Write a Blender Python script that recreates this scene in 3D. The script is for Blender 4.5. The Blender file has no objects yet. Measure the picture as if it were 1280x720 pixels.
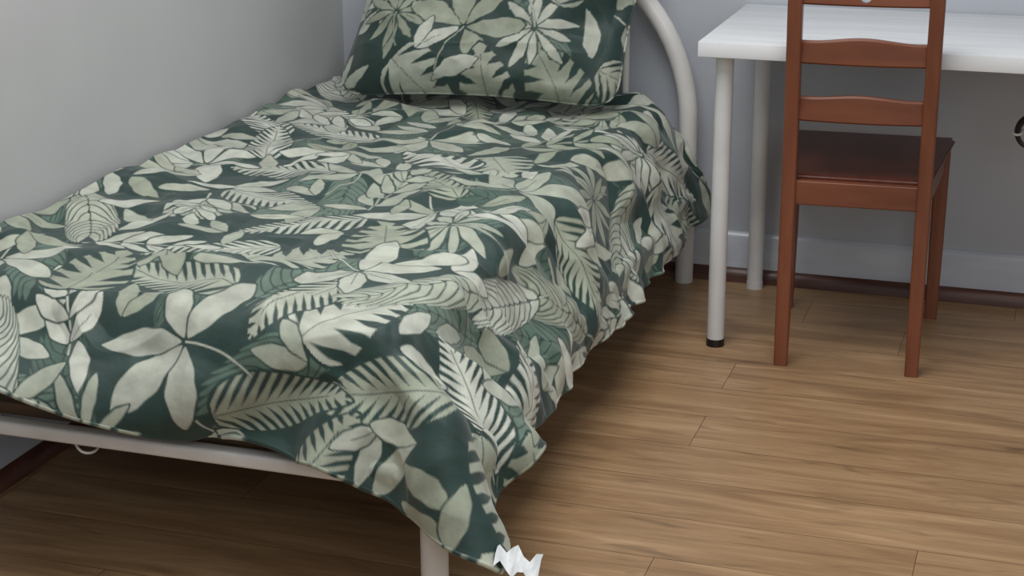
import bpy, bmesh, math, numpy as np
from mathutils import Vector, Matrix
rng=np.random.default_rng(5)
scene=bpy.context.scene
COL=scene.collection
def lin(c):
    c=np.array(c,float)/255.
    return np.where(c<=0.04045,c/12.92,((c+0.055)/1.055)**2.4)
def L4(c): 
    l=lin(c); return (float(l[0]),float(l[1]),float(l[2]),1.0)
# ================= materials =================
def newmat(name):
    m=bpy.data.materials.new(name); m.use_nodes=True
    nt=m.node_tree; b=nt.nodes['Principled BSDF']; return m,nt,b
def N(nt,t,**kw):
    n=nt.nodes.new(t)
    for k,v in kw.items(): setattr(n,k,v)
    return n
def noise_mat(name,c1,c2,scale=8,rough=.5,bump=.0,bscale=80,stretch=(1,1,1),detail=5,coat=0,lo=.35,hi=.65,bdist=.001):
    m,nt,b=newmat(name)
    tc=N(nt,'ShaderNodeTexCoord'); mp=N(nt,'ShaderNodeMapping'); mp.inputs['Scale'].default_value=stretch
    nt.links.new(tc.outputs['Object'],mp.inputs['Vector'])
    no=N(nt,'ShaderNodeTexNoise'); no.inputs['Scale'].default_value=scale; no.inputs['Detail'].default_value=detail
    nt.links.new(mp.outputs[0],no.inputs['Vector'])
    r=N(nt,'ShaderNodeValToRGB'); r.color_ramp.elements[0].color=L4(c1); r.color_ramp.elements[1].color=L4(c2)
    r.color_ramp.elements[0].position=lo; r.color_ramp.elements[1].position=hi
    nt.links.new(no.outputs['Fac'],r.inputs['Fac']); nt.links.new(r.outputs['Color'],b.inputs['Base Color'])
    b.inputs['Roughness'].default_value=rough
    if coat: b.inputs['Coat Weight'].default_value=coat; b.inputs['Coat Roughness'].default_value=.15
    if bump:
        n2=N(nt,'ShaderNodeTexNoise'); n2.inputs['Scale'].default_value=bscale; n2.inputs['Detail'].default_value=4
        nt.links.new(mp.outputs[0],n2.inputs['Vector'])
        bp=N(nt,'ShaderNodeBump'); bp.inputs['Strength'].default_value=bump; bp.inputs['Distance'].default_value=bdist
        nt.links.new(n2.outputs['Fac'],bp.inputs['Height']); nt.links.new(bp.outputs[0],b.inputs['Normal'])
    return m
M_wallL=noise_mat('wall_paint_left',(180,181,181),(189,190,190),2.0,.6,.15,60,bdist=.001)
M_wallB=noise_mat('wall_paint_back',(174,179,187),(183,188,195),2.5,.45,.2,50,bdist=.002)
M_base=noise_mat('baseboard_gloss',(184,190,200),(200,206,214),5,.25,.15,20,stretch=(.6,1,3),bdist=.002)
M_mould=noise_mat('brown_moulding',(74,46,38),(100,66,54),12,.35,stretch=(.3,1,4))
M_metal=noise_mat('cream_enamel',(208,207,203),(222,221,218),9,.28)
M_leg=noise_mat('white_powdercoat',(205,206,205),(216,217,216),9,.35)
M_top=noise_mat('white_laminate',(212,215,217),(226,228,230),14,.3,.1,60,stretch=(.2,3,1))
M_black=noise_mat('black_plastic',(14,14,16),(26,26,28),30,.4)
M_grey=noise_mat('light_plastic',(214,218,220),(230,232,232),30,.5)
M_chair=noise_mat('chair_stained_pine',(103,59,40),(136,79,54),3.0,.38,.15,40,stretch=(6,6,1.0),lo=.3,hi=.75)
M_chairh=noise_mat('chair_stained_pine_h',(101,58,40),(134,78,54),3.0,.38,.15,40,stretch=(1,6,6),lo=.3,hi=.75)
M_seat=noise_mat('chair_seat_pine',(80,40,29),(108,56,41),3.0,.3,.15,40,stretch=(8,1.2,6),lo=.3,hi=.75)
M_matt=noise_mat('mattress_ticking',(190,185,172),(205,200,190),20,.9)
M_slat=noise_mat('brown_slat_board',(70,52,38),(96,74,54),6,.7,stretch=(1,6,6))
def cloth_mat(name):
    m,nt,b=newmat(name)
    at=N(nt,'ShaderNodeAttribute'); at.attribute_name='pat'
    tc=N(nt,'ShaderNodeTexCoord')
    n=N(nt,'ShaderNodeTexNoise'); n.inputs['Scale'].default_value=260; n.inputs['Detail'].default_value=2
    nt.links.new(tc.outputs['Object'],n.inputs['Vector'])
    n2=N(nt,'ShaderNodeTexNoise'); n2.inputs['Scale'].default_value=30; n2.inputs['Detail'].default_value=4
    nt.links.new(tc.outputs['Object'],n2.inputs['Vector'])
    r=N(nt,'ShaderNodeMapRange'); r.inputs['From Min'].default_value=.3; r.inputs['From Max'].default_value=.7; r.inputs['To Min'].default_value=.80; r.inputs['To Max'].default_value=1.12
    nt.links.new(n2.outputs['Fac'],r.inputs['Value'])
    mx=N(nt,'ShaderNodeVectorMath',operation='SCALE')
    nt.links.new(at.outputs['Color'],mx.inputs[0]); nt.links.new(r.outputs[0],mx.inputs['Scale'])
    nt.links.new(mx.outputs[0],b.inputs['Base Color'])
    bp=N(nt,'ShaderNodeBump'); bp.inputs['Strength'].default_value=.25; bp.inputs['Distance'].default_value=.0006
    nt.links.new(n.outputs['Fac'],bp.inputs['Height'])
    bp2=N(nt,'ShaderNodeBump'); bp2.inputs['Strength'].default_value=.35; bp2.inputs['Distance'].default_value=.005
    nt.links.new(n2.outputs['Fac'],bp2.inputs['Height']); nt.links.new(bp.outputs[0],bp2.inputs['Normal'])
    nt.links.new(bp2.outputs[0],b.inputs['Normal'])
    b.inputs['Roughness'].default_value=.6; b.inputs['Sheen Weight'].default_value=.2; b.inputs['Specular IOR Level'].default_value=.5
    return m
M_cloth=cloth_mat('leaf_print_cotton')
def floor_mat():
    m,nt,b=newmat('oak_laminate')
    at=N(nt,'ShaderNodeAttribute'); at.attribute_name='rnd'
    tc=N(nt,'ShaderNodeTexCoord')
    off=N(nt,'ShaderNodeVectorMath',operation='SCALE'); off.inputs['Scale'].default_value=17.3
    nt.links.new(at.outputs['Color'],off.inputs[0])
    add=N(nt,'ShaderNodeVectorMath',operation='ADD'); nt.links.new(tc.outputs['Object'],add.inputs[0]); nt.links.new(off.outputs[0],add.inputs[1])
    mp=N(nt,'ShaderNodeMapping'); mp.inputs['Scale'].default_value=(1.0,8.0,1); nt.links.new(add.outputs[0],mp.inputs['Vector'])
    n1=N(nt,'ShaderNodeTexNoise'); n1.inputs['Scale'].default_value=2.2; n1.inputs['Detail'].default_value=7; n1.inputs['Roughness'].default_value=.6; n1.inputs['Distortion'].default_value=.9
    nt.links.new(mp.outputs[0],n1.inputs['Vector'])
    r=N(nt,'ShaderNodeValToRGB'); e=r.color_ramp.elements
    e[0].position=.26; e[0].color=L4((128,98,69)); e[1].position=.76; e[1].color=L4((192,159,121))
    k=e.new(.45); k.color=L4((158,125,90)); k=e.new(.58); k.color=L4((172,139,103))
    nt.links.new(n1.outputs['Fac'],r.inputs['Fac'])
    mp2=N(nt,'ShaderNodeMapping'); mp2.inputs['Scale'].default_value=(2.0,60.0,1); nt.links.new(add.outputs[0],mp2.inputs['Vector'])
    n2=N(nt,'ShaderNodeTexNoise'); n2.inputs['Scale'].default_value=3; n2.inputs['Detail'].default_value=4
    nt.links.new(mp2.outputs[0],n2.inputs['Vector'])
    mr=N(nt,'ShaderNodeMapRange'); mr.inputs['From Min'].default_value=.3; mr.inputs['From Max'].default_value=.7; mr.inputs['To Min'].default_value=.86; mr.inputs['To Max'].default_value=1.08
    nt.links.new(n2.outputs['Fac'],mr.inputs['Value'])
    mp3=N(nt,'ShaderNodeMapping'); mp3.inputs['Scale'].default_value=(2.2,10.0,1); nt.links.new(add.outputs[0],mp3.inputs['Vector'])
    n3=N(nt,'ShaderNodeTexNoise'); n3.inputs['Scale'].default_value=1.6; n3.inputs['Detail'].default_value=3; n3.inputs['Distortion'].default_value=1.8
    nt.links.new(mp3.outputs[0],n3.inputs['Vector'])
    r3=N(nt,'ShaderNodeMapRange'); r3.inputs['From Min'].default_value=.60; r3.inputs['From Max'].default_value=.72; r3.inputs['To Min'].default_value=1.0; r3.inputs['To Max'].default_value=.72
    nt.links.new(n3.outputs['Fac'],r3.inputs['Value'])
    mm=N(nt,'ShaderNodeMath',operation='MULTIPLY'); nt.links.new(mr.outputs[0],mm.inputs[0]); nt.links.new(r3.outputs[0],mm.inputs[1])
    sep=N(nt,'ShaderNodeSeparateXYZ'); nt.links.new(at.outputs['Color'],sep.inputs[0])
    mr2=N(nt,'ShaderNodeMapRange'); mr2.inputs['To Min'].default_value=.95; mr2.inputs['To Max'].default_value=1.05; nt.links.new(sep.outputs['Z'],mr2.inputs['Value'])
    mm2=N(nt,'ShaderNodeMath',operation='MULTIPLY'); nt.links.new(mm.outputs[0],mm2.inputs[0]); nt.links.new(mr2.outputs[0],mm2.inputs[1])
    sc=N(nt,'ShaderNodeVectorMath',operation='SCALE'); nt.links.new(r.outputs['Color'],sc.inputs[0]); nt.links.new(mm2.outputs[0],sc.inputs['Scale'])
    nt.links.new(sc.outputs[0],b.inputs['Base Color'])
    b.inputs['Roughness'].default_value=.36
    bp=N(nt,'ShaderNodeBump'); bp.inputs['Strength'].default_value=.12; bp.inputs['Distance'].default_value=.001
    nt.links.new(n2.outputs['Fac'],bp.inputs['Height']); nt.links.new(bp.outputs[0],b.inputs['Normal'])
    return m
M_floor=floor_mat()
M_gap=noise_mat('plank_gap',(84,62,44),(98,74,54),20,.7)
# ================= mesh helpers =================
def obj(name,verts,faces,mat,parent=None,smooth=True,sharp=None):
    me=bpy.data.meshes.new(name); me.from_pydata([tuple(v) for v in verts],[],faces); me.update()
    bm=bmesh.new(); bm.from_mesh(me); bmesh.ops.recalc_face_normals(bm,faces=bm.faces); bm.to_mesh(me); bm.free()
    o=bpy.data.objects.new(name,me); COL.objects.link(o); me.materials.append(mat)
    if smooth:
        me.shade_smooth()
        if sharp is not None: me.set_sharp_from_angle(angle=math.radians(sharp))
    if parent: o.parent=parent
    return o
def empty(name,loc=(0,0,0),rz=0):
    e=bpy.data.objects.new(name,None); e.location=loc; e.rotation_euler=(0,0,rz); COL.objects.link(e); e.empty_display_size=.1; return e
def circ(r,n=20): return [(r*math.cos(2*math.pi*i/n),r*math.sin(2*math.pi*i/n)) for i in range(n)]
def rrect(w,h,r,n=4):
    out=[]
    for cx,cy,a0 in ((w/2-r,h/2-r,0),(-w/2+r,h/2-r,90),(-w/2+r,-h/2+r,180),(w/2-r,-h/2+r,270)):
        for i in range(n+1):
            a=math.radians(a0+90*i/n); out.append((cx+r*math.cos(a),cy+r*math.sin(a)))
    return out
def sweep(name,pts,prof,mat,parent=None,up=(0,1,0),scales=None,closed=False,sharp=40,cols=None):
    pts=[Vector(p) for p in pts]; n=len(pts); vs=[];fs=[]; m=len(prof); u0=Vector(up)
    for i,p in enumerate(pts):
        if closed: t=(pts[(i+1)%n]-pts[i-1]).normalized()
        else: t=(pts[min(i+1,n-1)]-pts[max(i-1,0)]).normalized()
        b=u0-t*u0.dot(t)
        if b.length<1e-4: b=Vector((1,0,0))-t*t.x
        b.normalize(); a=b.cross(t)
        s=scales[i] if scales else 1
        for x,y in prof: vs.append(p+a*x*s+b*y*s)
    for i in range(n if closed else n-1):
        j=(i+1)%n
        for k in range(m): fs.append((i*m+k,i*m+(k+1)%m,j*m+(k+1)%m,j*m+k))
    if not closed: fs.append(tuple(range(m))[::-1]); fs.append(tuple((n-1)*m+k for k in range(m)))
    o=obj(name,vs,fs,mat,parent,True,sharp)
    if cols is not None:
        ca=o.data.color_attributes.new(name='pat',type='FLOAT_COLOR',domain='POINT')
        c=np.repeat(np.array(cols),m,axis=0); c=np.c_[c,np.ones(len(c))]
        ca.data.foreach_set('color',c.astype(np.float32).ravel())
    return o
def bbox(name,lo,hi,mat,parent=None,bev=.003,seg=2):
    bm=bmesh.new(); bmesh.ops.create_cube(bm,size=1)
    lo=Vector(lo);hi=Vector(hi);c=(lo+hi)/2;s=hi-lo
    for v in bm.verts: v.co=Vector((v.co.x*s.x,v.co.y*s.y,v.co.z*s.z))+c
    if bev: bmesh.ops.bevel(bm,geom=bm.edges[:],offset=bev,segments=seg,affect='EDGES',profile=.5)
    me=bpy.data.meshes.new(name); bm.to_mesh(me); bm.free(); me.materials.append(mat)
    o=bpy.data.objects.new(name,me); COL.objects.link(o); me.shade_smooth(); me.set_sharp_from_angle(angle=math.radians(35))
    if parent: o.parent=parent
    return o
# ================= room =================
XR=3.6; YF=-5.2; ZC=2.6
bbox('wall_back',(-.1,0,-.02),(XR,.1,ZC),M_wallB,bev=0)
bbox('wall_left',(-.1,YF,-.02),(0,0,ZC),M_wallL,bev=0)
W=.168; Ln=1.25; offs={0:0,-2:0,3:.49,1:.80,2:.76,-1:.86,-3:.78,-4:.35,-5:.1,-6:.6}
vs=[];fs=[];rn=[]
for k in range(-8,28):
    y1=-.974-k*W; y0=y1-W
    if y0>0.0 or y1<YF: continue
    o=offs.get(k,rng.random()*Ln); 
    for j in range(-3,4):
        x0=1.243+o+j*Ln; x1=x0+Ln
        a=max(x0,-.05);b_=min(x1,XR); c=max(y0,YF);d=min(y1,.05)
        if b_-a<.01 or d-c<.01: continue
        g=.0006; i=len(vs); vs+= [(a+g,c+g,0),(b_-g,c+g,0),(b_-g,d-g,0),(a+g,d-g,0)]; fs.append((i,i+1,i+2,i+3))
        r=rng.random(3); rn+= [r]*4
i=len(vs); vs+=[(-.05,YF,-.0012),(XR,YF,-.0012),(XR,.05,-.0012),(-.05,.05,-.0012)]; fs.append((i,i+1,i+2,i+3)); rn+=[np.zeros(3)]*4
me=bpy.data.meshes.new('floor'); me.from_pydata(vs,[],fs); me.materials.append(M_floor); me.materials.append(M_gap)
me.polygons[len(fs)-1].material_index=1
ca=me.color_attributes.new(name='rnd',type='FLOAT_COLOR',domain='POINT')
ca.data.foreach_set('color',np.c_[np.array(rn),np.ones(len(rn))].astype(np.float32).ravel())
fo=bpy.data.objects.new('floor',me); COL.objects.link(fo)
def extr(name,prof,p0,p1,axis,mat):
    vs=[]
    for e in (p0,p1):
        for o,z in prof: vs.append((e,-o,z) if axis=='x' else (o,e,z))
    m=len(prof); fs=[(k,(k+1)%m,m+(k+1)%m,m+k) for k in range(m)]+[tuple(range(m)),tuple(range(2*m-1,m-1,-1))]
    return obj(name,vs,fs,mat,None,True,30)
bprof=[(0,0),(.014,0),(.014,.118),(.011,.126),(.004,.132),(0,.132)]
extr('baseboard_back',bprof,0,XR,'x',M_base); extr('baseboard_left',bprof,YF,0,'y',M_base)
q=[(.0142,0),(.032,0),(.0305,.012),(.026,.024),(.020,.032),(.0142,.036)]
extr('trim_1',q,0.015,XR,'x',M_mould); extr('trim_2',q,YF,-.015,'y',M_mould)
# ================= bed frame =================
bed=empty('metal_bed_frame')
R_=.024; xc=.525; rr=.465; zc=.43; yh=-.062; xl=xc-rr; xr=xc+rr
pts=[(xl,yh,0.0),(xl,yh,.2),(xl,yh,zc)]+[(xc-rr*math.cos(a),yh,zc+rr*math.sin(a)) for a in [math.pi*i/40 for i in range(1,40)]]+[(xr,yh,zc),(xr,yh,.2),(xr,yh,0.0)]
sweep('headboard_arch',pts,circ(R_,24),M_metal,bed,(0,1,0))
for i,x in enumerate((.235,.525,.821)):
    zt=zc+math.sqrt(rr**2-(x-xc)**2)
    sweep('headboard_bar_%d'%(i+1),[(x,yh,.30),(x,yh,.5),(x,yh,zt)],circ(.0095,14),M_metal,bed)
sweep('headboard_rail',[(xl,yh,.30),(xr,yh,.30)],circ(.016,16),M_metal,bed,(0,0,1))
yf=-1.962; xfr=xr+.008
for i,x in enumerate((xl,xfr)):
    sweep('foot_leg_%d'%(i+1),[(x,yf,.0),(x,yf,.02),(x,yf,.25)],circ(.023,24),M_metal,bed)
    sweep('side_rail_%d'%(i+1),[(x-.008*i,yf,.235),(x-.008*i,yh,.235)],rrect(.022,.034,.004),M_metal,bed,(0,0,1))
sweep('foot_rail',[(xl,yf,.240),(xfr,yf,.240)],rrect(.03,.026,.006),M_metal,bed,(0,0,1))
bbox('slat_board',(.08,-1.945,.254),(.96,-.09,.276),M_slat,bed,.002)
for i in range(6):
    y=-.25-i*.3; bbox('slat_%d'%(i+1),(.07,y-.03,.240),(.98,y+.03,.2538),M_slat,bed,.002)
cu=[(.30+.04*math.sin(t*3)+.03*t, -1.93+.02*math.sin(t*5), .235-.035*abs(math.sin(t*2.2))) for t in np.linspace(0,1.6,18)]
sweep('tie_string',cu,circ(.0025,6),M_grey,bed,(0,0,1))
bbox('mattress',(.075,-1.91,.277),(.93,-.105,.450),M_matt,None,.045,5)
# ================= print canvas =================
BG=lin((23,54,48)); PALE=[lin(c) for c in ((180,185,171),(164,171,154),(192,196,183),(152,159,140),(174,179,162))]; MID=[lin(c) for c in ((82,106,93),(68,94,81),(96,118,103))]
px=.0022222
class Canvas:
    def __init__(s,w,h):
        s.nx=int(round(w/px))+1; s.ny=int(round(h/px))+1; s.c=np.tile(BG,(s.nx,s.ny,1)).astype(float); s.m=np.zeros((s.nx,s.ny))
    def stamp(s,cx,cy,ang,rad,fn,col,margin=.0035,tone=None):
        i0=max(0,int((cx-rad)/px));i1=min(s.nx,int((cx+rad)/px)+1);j0=max(0,int((cy-rad)/px));j1=min(s.ny,int((cy+rad)/px)+1)
        if i1-i0<2 or j1-j0<2: return
        X=(np.arange(i0,i1)*px-cx)[:,None];Y=(np.arange(j0,j1)*px-cy)[None,:]
        ca,sa=math.cos(ang),math.sin(ang); u=X*ca+Y*sa; v=-X*sa+Y*ca
        sd=fn(u,v,0.0)
        if margin>0:
            sm=fn(u,v,margin); am=np.clip(sm/px+.5,0,1)[...,None]
            s.c[i0:i1,j0:j1]=s.c[i0:i1,j0:j1]*(1-am)+BG*am; s.m[i0:i1,j0:j1]*=(1-am[...,0])
        a=np.clip(sd/px+.5,0,1)
        cc=np.array(col)[None,None,:]*(1+ (tone if tone is not None else 0)*np.clip(v/rad,-1,1))[...,None]
        s.c[i0:i1,j0:j1]=s.c[i0:i1,j0:j1]*(1-a[...,None])+cc*a[...,None]
        s.m[i0:i1,j0:j1]=np.maximum(s.m[i0:i1,j0:j1],a)
def leaf_fn(L,Wd,bend=0,rib=True,p=.8):
    wob=6.28*rng.random(); wf=14+10*rng.random()
    def f(u,v,m):
        t=np.clip((u+m)/(L+2*m),0,1); w=(Wd+m)*np.sin(math.pi*t**p)**.72*(1+.05*np.sin(wf*t+wob))
        vv=v-bend*u*(u/L)
        sd=w-np.abs(vv)
        if rib and m==0: sd=np.minimum(sd, np.where(u<L*.6,np.abs(vv)-.0008,9))
        sd=np.where((u<-m)|(u>L+m),-1,sd); return sd
    return f
def broad_fn(L,Wd,sp=.02,sw=.0025,inner=.25,slope=.8,p=.6,bend=.0,phase=0):
    def f(u,v,m):
        t=np.clip((u+m)/(L+2*m),0,1); w=(Wd+m)*np.sin(math.pi*t**p)**.65
        vv=v-bend*u*(u/L); a=np.abs(vv); sd=w-a
        if m==0:
            ph=((u-slope*a+phase)%sp); dist=np.minimum(ph,sp-ph)
            wid=sw*np.clip((a/np.maximum(w,1e-4)-inner)/.5,0,1)*1.6
            sd=np.where(a>inner*w,np.minimum(sd,(dist-wid)*.8+.0002),sd); sd=np.minimum(sd,np.where(u<L*.85,a-.0009,9))
        return np.where((u<-m)|(u>L+m),-1,sd)
    return f
def col(pool): return pool[rng.integers(len(pool))]*(1+.12*(rng.random()-.5))
def leaf(C,x,y,a,L,Wd,c,bend=0,margin=.0040): C.stamp(x,y,a,L*1.15+.01,leaf_fn(L,Wd,bend,rng.random()<.15,.8+.6*rng.random()),c,margin,.18)
def stem(C,x,y,a,L,bend,c,w=.0020):
    C.stamp(x,y,a,L*1.1,lambda u,v,m: np.where((u<0)|(u>L),-1,w+m*.5-np.abs(v-bend*u*u/L)),c,.002)
def rosette(C,x,y,a,s,n,spread,wr=.17):
    c=col(PALE)
    for i in range(n):
        b=a+spread*(i/(n-1)-.5)+.15*(rng.random()-.5); L=s*(.8+.35*rng.random())
        leaf(C,x+.008*math.cos(b),y+.008*math.sin(b),b,L,L*(wr+.03*rng.random()),c*(1+.1*(rng.random()-.5)),.3*(rng.random()-.5))
    stem(C,x,y,a+math.pi,s*.9,.3,c)
def sprig(C,x,y,a,s,c=None,wr=.125):
    c=col(PALE) if c is None else c; bend=.5*(rng.random()-.5); n=int(rng.integers(3,5))
    stem(C,x,y,a,s,bend,c)
    for i in range(n):
        t=(i+.7)/(n+.3)*s; v=bend*t*t/s; px_=x+t*math.cos(a)-v*math.sin(a); py=y+t*math.sin(a)+v*math.cos(a)
        sl=math.atan(2*bend*t/s)
        for sg in (-1,1):
            L=s*.48*(1-.3*i/n)*(.85+.3*rng.random()); leaf(C,px_,py,a+sl+sg*(.75+.2*rng.random()),L,L*(wr+.06),c,-sg*.25)
    t=s;v=bend*s; leaf(C,x+t*math.cos(a)-v*math.sin(a),y+t*math.sin(a)+v*math.cos(a),a+math.atan(2*bend),s*.36,s*.075,c)
def frond(C,x,y,a,s,c,n=11,margin=.002,fat=1.0):
    bend=.6*(rng.random()-.5); stem(C,x,y,a,s,bend,c,.0016)
    for i in range(n):
        t=s*(.15+.85*i/n); v=bend*t*t/s; X=x+t*math.cos(a)-v*math.sin(a); Y=y+t*math.sin(a)+v*math.cos(a); sl=math.atan(2*bend*t/s)
        L=s*.42*math.sin(math.pi*(.18+.75*i/n))**.8
        for sg in (-1,1):
            C.stamp(X,Y,a+sl+sg*(.8-.25*i/n),L*1.2,leaf_fn(L,(.0055+.03*L)*fat,-sg*.3,False,.7),c,margin)
def grid(w,h,g,jit):
    cells=[]
    for i in range(-1,int(w/g)+2):
        for j in range(-1,int(h/g)+2): cells.append((( i+.5*(j%2)+jit*(rng.random()-.5))*g,(j+jit*(rng.random()-.5))*g))
    rng.shuffle(cells); return cells
def paint(C,w,h,scale=1.0,pm=.4):
    for x,y in grid(w,h,.27*scale,.3): frond(C,x,y,rng.random()*6.28,.25*scale,col(MID),10,.003,1.25)
    for x,y in grid(w,h,.170*scale,.45):
        k=rng.random(); a=rng.random()*6.28; s=scale
        if k<.20: rosette(C,x,y,a,.13*s,5,3.7)
        elif k<.26: rosette(C,x,y,a,.09*s,11,6.0,.10)
        elif k<.46: sprig(C,x,y,a,.18*s)
        elif k<.68:
            L=.23*s; C.stamp(x-.5*L*math.cos(a),y-.5*L*math.sin(a),a,L*1.2,broad_fn(L,L*.22,.0185*s,.0034,.10,.9,.62,.35*(rng.random()-.5)),col(PALE),.005,.15)
        elif k<.83:
            L=.19*s; C.stamp(x-.5*L*math.cos(a),y-.5*L*math.sin(a),a,L*1.25,broad_fn(L,L*.38,.032*s,.0065,.28,.5,.5),col(PALE),.005,.15)
        else: frond(C,x-.1*s*math.cos(a),y-.1*s*math.sin(a),a,.27*s,col(MID) if rng.random()<pm else col(PALE),12,.003,1.25)
    for _ in range(int(1200*w*h/scale**2)):
        x,y=rng.random()*w,rng.random()*h; i,j=int(x/px),int(y/px); r=int(.026*scale/px)
        sl=(slice(max(0,i-r),i+r),slice(max(0,j-r),j+r)); mm=C.m[sl]
        if mm.size and (mm*(C.c[sl][...,0]>.2)).mean()<.045:
            a=rng.random()*6.28; L=(.085+.035*rng.random())*scale; c=col(PALE)
            bx_,by_=x-.5*L*math.cos(a),y-.5*L*math.sin(a)
            leaf(C,bx_,by_,a,L,L*.17,c,.4*(rng.random()-.5),.003)
            if rng.random()<.5: leaf(C,bx_,by_,a+.8,L*.8,L*.15,c,.3*(rng.random()-.5),.003)
# ================= duvet simulation =================
hh=.02; nx=61; ny=101; X0=.014; Y0=-.105
S=np.arange(nx)*hh; T=np.arange(ny)*hh
P=np.zeros((nx,ny,3)); P[...,0]=X0+S[:,None]; P[...,1]=Y0-T[None,:]; P[...,2]=.485
def cr_mat(n,K):
    nf=(n-1)*K+1; Mx=np.zeros((nf,n))
    for i in range(nf):
        t=i/K; k=min(int(t),n-2); f=t-k
        w=[-.5*f+f*f-.5*f**3,1-2.5*f*f+1.5*f**3,.5*f+2*f*f-1.5*f**3,-.5*f*f+.5*f**3]
        for q_,ww in zip((k-1,k,k+1,k+2),w): Mx[i,min(max(q_,0),n-1)]+=ww
    return Mx
frng=np.random.default_rng(77)
def field(a,b,cell_a,cell_b=None):
    cell_b=cell_b or cell_a; na=max(4,int(a/cell_a)+3); nb=max(4,int(b/cell_b)+3)
    G=frng.standard_normal((na,nb)); Ka=int(math.ceil(a/(na-1)))+1; Kb=int(math.ceil(b/(nb-1)))+1
    F=cr_mat(na,Ka)@G@cr_mat(nb,Kb).T; return F[:a,:b]
P[...,2]+=.008*np.abs(field(nx,ny,6))
Wt=np.ones((nx,ny,1)); Wt[0]=0; Wt[S<.86,0]=0
sm=lambda x:np.clip(x,0,1)**2*(3-2*np.clip(x,0,1))
Sx=S[:,None]+0*T[None,:]; Tx=T[None,:]+0*S[:,None]
cornw=sm((Sx-.80)/.25)*sm((Tx-1.60)/.25)
restT=hh*(1+.006+.035*sm((Sx-.90)/.25)*(1-.6*cornw)); restS=hh*(1+.006+.05*cornw)
boxes=[(np.array([-.3,-1.935,.20]),np.array([.95,.3,.478]),.06),(np.array([-.3,-1.998,-.2]),np.array([1.032,.3,.276]),.02)]
prev=P.copy()
def con(A,B,wa,wb,rest,k,push=False):
    d=B-A; l=np.sqrt((d*d).sum(-1,keepdims=True))+1e-9; c=k*(l-rest)/(l*(wa+wb+1e-9))
    if push: c=np.minimum(c,0)
    d*=c; A+=wa*d; B-=wb*d
def pushout(Q,lo,hi,rad):
    cen=(lo+hi)/2; hf=(hi-lo)/2
    dl=Q-cen; qv=np.abs(dl)-(hf-rad); mo=np.maximum(qv,0); ln=np.sqrt((mo*mo).sum(-1,keepdims=True)); d=ln[...,0]+np.minimum(qv.max(-1),0)-rad
    ins=d<0
    if ins.any():
        n=np.where(ln>1e-6,mo/np.maximum(ln,1e-6),0); ax=qv.argmax(-1); on=np.eye(3)[ax]; n=np.where(ln>1e-6,n,on)*np.sign(dl)
        Q[ins]+=(-d[ins])[:,None]*n[ins]
    return ins
def post(Q,R):
    dx=Q[...,0]-xr; dy=Q[...,1]-yh; r=np.hypot(dx,dy)+1e-9; c=(r<R)
    if c.any(): Q[c,0]+= (dx/r*(R-r))[c]; Q[c,1]+=(dy/r*(R-r))[c]
def collide():
    for lo,hi,rad in boxes:
        ins=pushout(P,lo,hi,rad)
        if ins.any(): dv=P[ins]-prev[ins]; prev[ins]+=dv*.6
    post(P,.036)
    P[...,2]=np.maximum(P[...,2],.012); P[...,0]=np.maximum(P[...,0],X0); P[...,1]=np.minimum(P[...,1],-.03)
wind=sm((Sx-.98)/.15)*sm((Tx-1.78)/.15)
NS=240
for step in range(NS):
    g=.0006 if step<170 else .0003
    acc=np.zeros_like(P); acc[...,2]=-g; acc[...,0]+=wind*g*.42; acc[...,1]+=wind*g*.20
    acc[...,0]+=.05*g*sm((Sx-.95)/.1)
    v=(P-prev)*(.97 if step<150 else .88); prev=P.copy(); P+=Wt*(v+acc)
    for it in range(12):
        for s in (0,1):
            con(P[s:-1:2],P[s+1::2],Wt[s:-1:2],Wt[s+1::2],restS[s:-1:2,:,None],1.)
            con(P[:,s:-1:2],P[:,s+1::2],Wt[:,s:-1:2],Wt[:,s+1::2],restT[:,s:-1:2,None],1.)
            sh=np.sqrt(restS**2+restT**2)[...,None]
            con(P[s:-1:2,:-1],P[s+1::2,1:],Wt[s:-1:2,:-1],Wt[s+1::2,1:],sh[s:-1:2,:-1],.4)
            con(P[s:-1:2,1:],P[s+1::2,:-1],Wt[s:-1:2,1:],Wt[s+1::2,:-1],sh[s:-1:2,1:],.4)
        if it%3==0:
            for s in range(4):
                con(P[s:-2:4],P[s+2::4],Wt[s:-2:4],Wt[s+2::4],2*restS[s:-2:4,:,None],.3)
                con(P[:,s:-2:4],P[:,s+2::4],Wt[:,s:-2:4],Wt[:,s+2::4],2*restT[:,s:-2:4,None],.3)
            for s in range(8):
                con(P[s:-4:8],P[s+4::8],Wt[s:-4:8],Wt[s+4::8],4*restS[s:-4:8,:,None],.14)
                con(P[:,s:-4:8],P[:,s+4::8],Wt[:,s:-4:8],Wt[:,s+4::8],4*restT[:,s:-4:8,None],.14)
        if it%3==0 or it==11: collide()
K=9
A=cr_mat(nx,K);B=cr_mat(ny,K)
F=np.stack([A@P[...,k]@B.T for k in range(3)],-1)
fx,fy=F.shape[:2]
def normals(F):
    n=np.cross(np.gradient(F,axis=0),np.gradient(F,axis=1)); n/=np.linalg.norm(n,axis=-1,keepdims=True)+1e-9
    return n if n[fx//3,fy//2,2]>0 else -n
nrm=normals(F)
sf=np.arange(fx)[:,None]*px; tf_=np.arange(fy)[None,:]*px
side=sm((sf-.84)/.12)+0*tf_
sidec=side*(1-.65*sm((tf_-1.6)/.2))
head=sm(1-tf_/.22)*sm((sf-.78)/.1)
puff=.010*field(fx,fy,75)+.006*field(fx,fy,38)-.008*np.abs(field(fx,fy,52,34))+.0011*field(fx,fy,14)-.0022*np.abs(field(fx,fy,22,34))+.018*head
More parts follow.
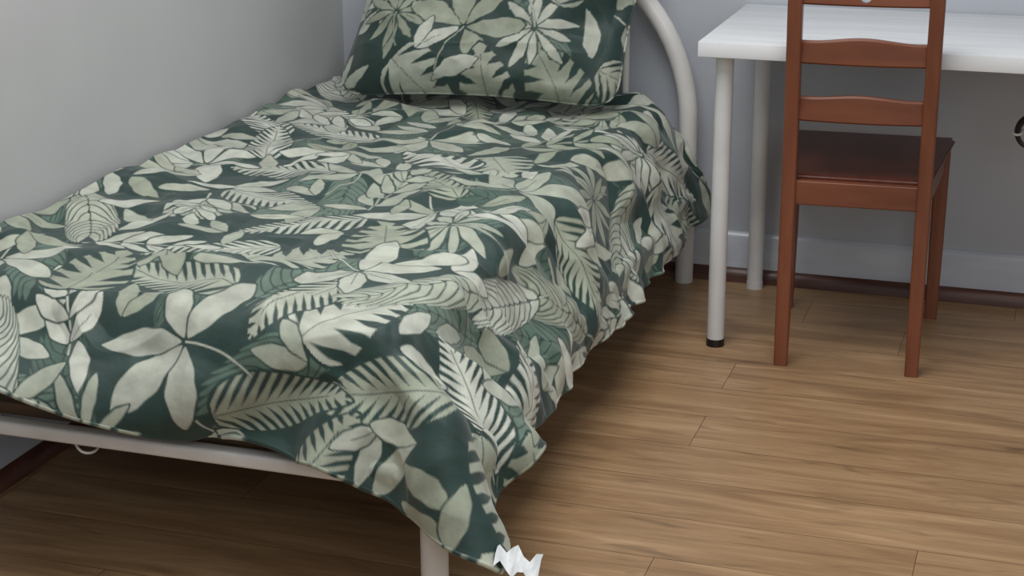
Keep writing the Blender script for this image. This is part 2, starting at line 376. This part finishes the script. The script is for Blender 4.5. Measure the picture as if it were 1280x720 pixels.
puff+=sidec*(.008*field(fx,fy,60,30)-.010*np.abs(field(fx,fy,75,26))+.0035*field(fx,fy,32,13)+.001*field(fx,fy,14,10))
puff=np.maximum(puff,-.012-.010*side)
footz=1-.75*sm((tf_-1.86)/.05)*(1-.6*side)
edgef=np.clip(sf/.03,0,1)*footz
F+=nrm*(puff*edgef+.015)[...,None]; F[...,0]=np.maximum(F[...,0],.010)
pushout(F,np.array([-.3,-1.998,-.2]),np.array([1.032,.3,.280]),.02); post(F,.036)
def gridmesh(name,F,cl,mat,closed=False):
    a,b=F.shape[:2]; me=bpy.data.meshes.new(name); idx=np.arange(a*b).reshape(a,b)
    q=np.stack([idx[:-1,:-1],idx[1:,:-1],idx[1:,1:],idx[:-1,1:]],-1).reshape(-1,4)
    me.vertices.add(a*b); me.vertices.foreach_set('co',F.astype(np.float32).ravel())
    me.loops.add(q.size); me.loops.foreach_set('vertex_index',q.astype(np.int32).ravel())
    me.polygons.add(len(q)); me.polygons.foreach_set('loop_start',np.arange(0,q.size,4,dtype=np.int32))
    try: me.polygons.foreach_set('loop_total',np.full(len(q),4,dtype=np.int32))
    except Exception: pass
    me.update(calc_edges=True)
    ca=me.color_attributes.new(name='pat',type='FLOAT_COLOR',domain='POINT')
    ca.data.foreach_set('color',np.concatenate([cl,np.ones(cl.shape[:2]+(1,))],-1).astype(np.float32).ravel())
    me.shade_smooth(); me.materials.append(mat)
    o=bpy.data.objects.new(name,me); COL.objects.link(o); return o
C=Canvas((nx-1)*hh,(ny-1)*hh); paint(C,(nx-1)*hh,(ny-1)*hh,1.10)
cc=np.clip(C.c[:fx,:fy],0,1)
duvet=gridmesh('duvet',F,cc,M_cloth)
ei=[(i,0) for i in range(0,fx,2)]+[(fx-1,j) for j in range(0,fy,2)]+[(i,fy-1) for i in range(fx-1,-1,-2)]
edge=[F[i,j]-nrm[i,j]*.0035 for i,j in ei]
sweep('duvet_edge',edge,circ(.0045,10),M_cloth,duvet,(.3,.2,1),cols=[cc[i,j] for i,j in ei],sharp=80)
cp=F[-1,-4]
tv=[];
for i in range(8):
    for j in range(4): tv.append(cp+np.array([-.012+.010*i,-.012+.011*j+.004*math.sin(i),.010+.011*math.sin(i*1.7+j)-.002*i+.011*j*.6]))
tf=[(i*4+j,(i+1)*4+j,(i+1)*4+j+1,i*4+j+1) for i in range(7) for j in range(3)]
lab=obj('care_label',tv,tf,M_grey,duvet)
# ================= pillow =================
pa,pb=.365,.255; PK=(int(2*pa/.0025)+1,int(2*pb/.0025)+1)
u=np.linspace(-1,1,PK[0])[:,None]; v=np.linspace(-1,1,PK[1])[None,:]
def pil(side,dz):
    y=pb*v*(1-.07*(1-u**2)*np.abs(v)**2)*(1-.09*np.abs(u)**14); x=pa*u*(1-.05*(1-v**2)*np.abs(u)**2)*(1-.06*np.abs(v)**12)+.12*y
    e=(1-np.abs(u)**3.4)*(1-np.abs(v)**3.2); th=.090*np.clip(e,0,1)**.60
    th=th*(1+.18*(-v))
    m=np.clip(e*3,0,1)
    z=side*(th+m*dz)+0*x
    z=z+.012*(u*u*v)*1.0 
    return np.stack([x+0*v,y+0*u,z],-1)
def pfield(): 
    return .008*field(PK[0],PK[1],60)+.004*field(PK[0],PK[1],26)-.006*np.abs(field(PK[0],PK[1],34,22))
CP=Canvas(.80,.56); paint(CP,.80,.56,1.15,.6)
CB=Canvas(.80,.56); paint(CB,.80,.56,1.15,.5)
def samp(Cn):
    i=np.clip(np.linspace(0,2*pa/px,PK[0]).round().astype(int),0,Cn.nx-1); j=np.clip(np.linspace(0,2*pb/px,PK[1]).round().astype(int),0,Cn.ny-1)
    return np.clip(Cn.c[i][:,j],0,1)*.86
tilt=math.radians(33)
ctr=np.array([.526,-.228,.733])
ex=np.array([math.cos(.06),math.sin(.06),0]); ey=np.array([0,math.sin(tilt),math.cos(tilt)]); ey=ey-ex*(ex@ey); ey/=np.linalg.norm(ey); ez=np.cross(ex,ey)
def place(G): return ctr+G[...,0:1]*ex+G[...,1:2]*ey+G[...,2:3]*ez
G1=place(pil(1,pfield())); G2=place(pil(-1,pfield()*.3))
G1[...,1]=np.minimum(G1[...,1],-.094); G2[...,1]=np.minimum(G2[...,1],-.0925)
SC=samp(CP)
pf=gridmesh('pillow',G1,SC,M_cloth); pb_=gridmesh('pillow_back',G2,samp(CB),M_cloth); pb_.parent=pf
ri=[(i,0) for i in range(0,PK[0],3)]+[(-1,j) for j in range(0,PK[1],3)]+[(i,-1) for i in range(PK[0]-1,-1,-3)]+[(0,j) for j in range(PK[1]-1,0,-3)]
sweep('pillow_seam',[G1[i,j] for i,j in ri],circ(.003,8),M_cloth,pf,(.1,-.8,.6),closed=True,cols=[SC[i,j] for i,j in ri],sharp=80)
# ================= desk =================
desk=empty('white_desk')
bbox('desk_top',(1.12,-.590,.700),(2.62,-.006,.735),M_top,desk,.0025,2)
for i,(x,y) in enumerate(((1.171,-.528),(1.180,-.062),(2.56,-.528),(2.56,-.062))):
    sweep('leg_%d'%(i+1),[(x,y,.018),(x,y,.35),(x,y,.694)],circ(.0205,24),M_leg,desk)
    sweep('leg_plate_%d'%(i+1),[(x,y,.692),(x,y,.700)],circ(.034,24),M_leg,desk)
    sweep('foot_%d'%(i+1),[(x,y,0),(x,y,.004),(x,y,.0185)],circ(.0215,20),M_black if i!=1 else M_leg,desk)
# ================= chair =================
ch=empty('wooden_chair',(1.4885,-.600,0),math.radians(3.2))
yb=lambda z: -0.055*sm(np.array((z-.42)/.55)).item()*1.0
hw=.1475
for i,x in enumerate((-hw,hw)):
    zs=[0,.1,.2,.3,.38,.44,.5,.56,.62,.68,.74,.8,.85,.89,.905]
    sweep('rear_post_%d'%(i+1),[(x, yb(z),z) for z in zs],rrect(.032,.036,.006,3),M_chair,ch,(0,1,0),scales=[.94]+[1]*13+[.9])
def slat(name,z0,z1,arch,thick=.018,bow=.012,w=hw-.012,low=0):
    n=24; vs=[];fs=[]
    for i in range(n+1):
        t=2*i/n-1; x=w*t; zt=z1-arch+arch*(math.cos(math.pi*min(1,abs(t)*1.15))*.5+.5); zb=z0+low*(1-t*t)
        ybb=yb((z0+z1)/2)-0+bow*(1-t*t)*-1+.004
        b=.004
        pr=[(-thick/2+b,zb),(thick/2-b,zb),(thick/2,zb+b),(thick/2,zt-b),(thick/2-b,zt),(-thick/2+b,zt),(-thick/2,zt-b),(-thick/2,zb+b)]
        for dy,z in pr: vs.append((x,ybb+dy,z))
    for i in range(n):
        for k in range(8): fs.append((i*8+k,i*8+(k+1)%8,(i+1)*8+(k+1)%8,(i+1)*8+k))
    fs.append(tuple(range(8))); fs.append(tuple(n*8+k for k in range(8)))
    return obj(name,vs,fs,M_chairh,ch,True,40)
slat('back_slat_1',.578,.640,.008); slat('back_slat_2',.708,.768,.010)
tr=slat('top_rail',.838,.912,.012)
bm=bmesh.new(); bmesh.ops.create_cone(bm,cap_ends=True,segments=24,radius1=.012,radius2=.012,depth=.2,matrix=Matrix.Translation((0,-.055,.858))@Matrix.Rotation(math.pi/2,4,'X'))
cm=bpy.data.meshes.new('cut'); bm.to_mesh(cm); bm.free(); cut=bpy.data.objects.new('cut',cm); COL.objects.link(cut); cut.parent=ch
md=tr.modifiers.new('b','BOOLEAN'); md.object=cut; md.operation='DIFFERENCE'; md.solver='EXACT'
bpy.context.view_layer.update(); dg=bpy.context.evaluated_depsgraph_get()
nm=bpy.data.meshes.new_from_object(tr.evaluated_get(dg)); tr.modifiers.clear(); tr.data=nm; bpy.data.objects.remove(cut)
def trap(name,yr,yf_,wr,wf,z0,z1,mat,r=.012):
    bm=bmesh.new(); lo_=[bm.verts.new(p) for p in ((-wr,yr,z0),(wr,yr,z0),(wf,yf_,z0),(-wf,yf_,z0))]; up_=[bm.verts.new((p.co.x,p.co.y,z1)) for p in lo_]
    bm.faces.new(lo_[::-1]); bm.faces.new(up_)
    for i in range(4): bm.faces.new((lo_[i],lo_[(i+1)%4],up_[(i+1)%4],up_[i]))
    bmesh.ops.bevel(bm,geom=bm.edges[:],offset=min(r,(z1-z0)*.4),segments=3,affect='EDGES')
    me=bpy.data.meshes.new(name); bm.to_mesh(me); bm.free(); me.materials.append(mat); me.shade_smooth(); me.set_sharp_from_angle(angle=math.radians(40))
    o=bpy.data.objects.new(name,me); COL.objects.link(o); o.parent=ch; return o
trap('seat',.018,.475,.158,.205,.430,.449,M_seat)
trap('rear_apron',-.008,.012,.135,.135,.384,.440,M_chairh,.003)
trap('front_apron',.412,.432,.165,.165,.384,.430,M_chairh,.003)
for i,s in enumerate((-1,1)):
    sweep('side_apron_%d'%(i+1),[(s*hw,.01,.407),(s*.178,.42,.407)],rrect(.018,.046,.003,2),M_chair,ch,(0,0,1))
    sweep('front_leg_%d'%(i+1),[(s*.178,.420,0),(s*.178,.420,.2),(s*.178,.420,.430)],rrect(.036,.036,.006,3),M_chair,ch,(0,1,0),scales=[.8,.95,1])
# ================= coiled cable hanging under the desk =================
coil=empty('coiled_cable')
cx_,cy_,cz_=1.843,-.30,.513
for k in range(4):
    r=.028+.0015*k
    sweep('loop_%d'%(k+1),[(cx_+r*math.cos(a),cy_+.006*(k-1.5),cz_+r*1.15*math.sin(a)) for a in [2*math.pi*i/32 for i in range(32)]],circ(.0045,8),M_black,coil,(0,1,0),closed=True)
sweep('tie',[(cx_-.030+.011*math.cos(a),cy_+.016*math.sin(a),cz_+.004*math.sin(a)) for a in [2*math.pi*i/16 for i in range(16)]],circ(.003,6),M_grey,coil,(0,0,1),closed=True)
sweep('hanger',[(cx_+.02,cy_,cz_+.03),(cx_+.024,cy_,cz_+.1),(cx_+.02,cy_,.6995)],circ(.0035,8),M_black,coil)
# ================= lights =================
def area(name,loc,target,size,energy,color=(1,1,1),sy=None):
    l=bpy.data.lights.new(name,'AREA'); l.energy=energy; l.size=size; l.color=color
    if sy: l.shape='RECTANGLE'; l.size_y=sy
    o=bpy.data.objects.new(name,l); COL.objects.link(o); o.location=loc
    o.rotation_euler=(Vector(target)-Vector(loc)).to_track_quat('-Z','Y').to_euler(); return o
area('ceiling_light',(1.1,-1.8,2.5),(1.1,-1.7,0),1.4,42,(1,.99,.985))
area('window_light',(3.0,-4.6,2.0),(1.0,-1.0,.4),1.8,24,(.94,.97,1.0),1.8)
w=bpy.data.worlds.new('world'); scene.world=w; w.use_nodes=True
bgn=w.node_tree.nodes['Background']; bgn.inputs[0].default_value=(.97,.985,1,1); bgn.inputs[1].default_value=.32
# ================= camera =================
yaw,pt,roll,f=.3179,.3148,-.0040,2116.5
Rv=Vector((math.cos(yaw),math.sin(yaw),0)); Fv=Vector((-math.sin(yaw)*math.cos(pt),math.cos(yaw)*math.cos(pt),-math.sin(pt))); Uv=Rv.cross(Fv)
R2=Rv*math.cos(roll)+Uv*math.sin(roll); U2=-Rv*math.sin(roll)+Uv*math.cos(roll)
cam=bpy.data.cameras.new('camera'); co=bpy.data.objects.new('camera',cam); COL.objects.link(co)
co.matrix_world=Matrix(((R2.x,U2.x,-Fv.x,1.8992),(R2.y,U2.y,-Fv.y,-4.2906),(R2.z,U2.z,-Fv.z,1.3825),(0,0,0,1)))
cam.sensor_width=36; cam.lens=36*f/1280; cam.clip_start=.05; scene.camera=co
scene.view_settings.view_transform='Standard'
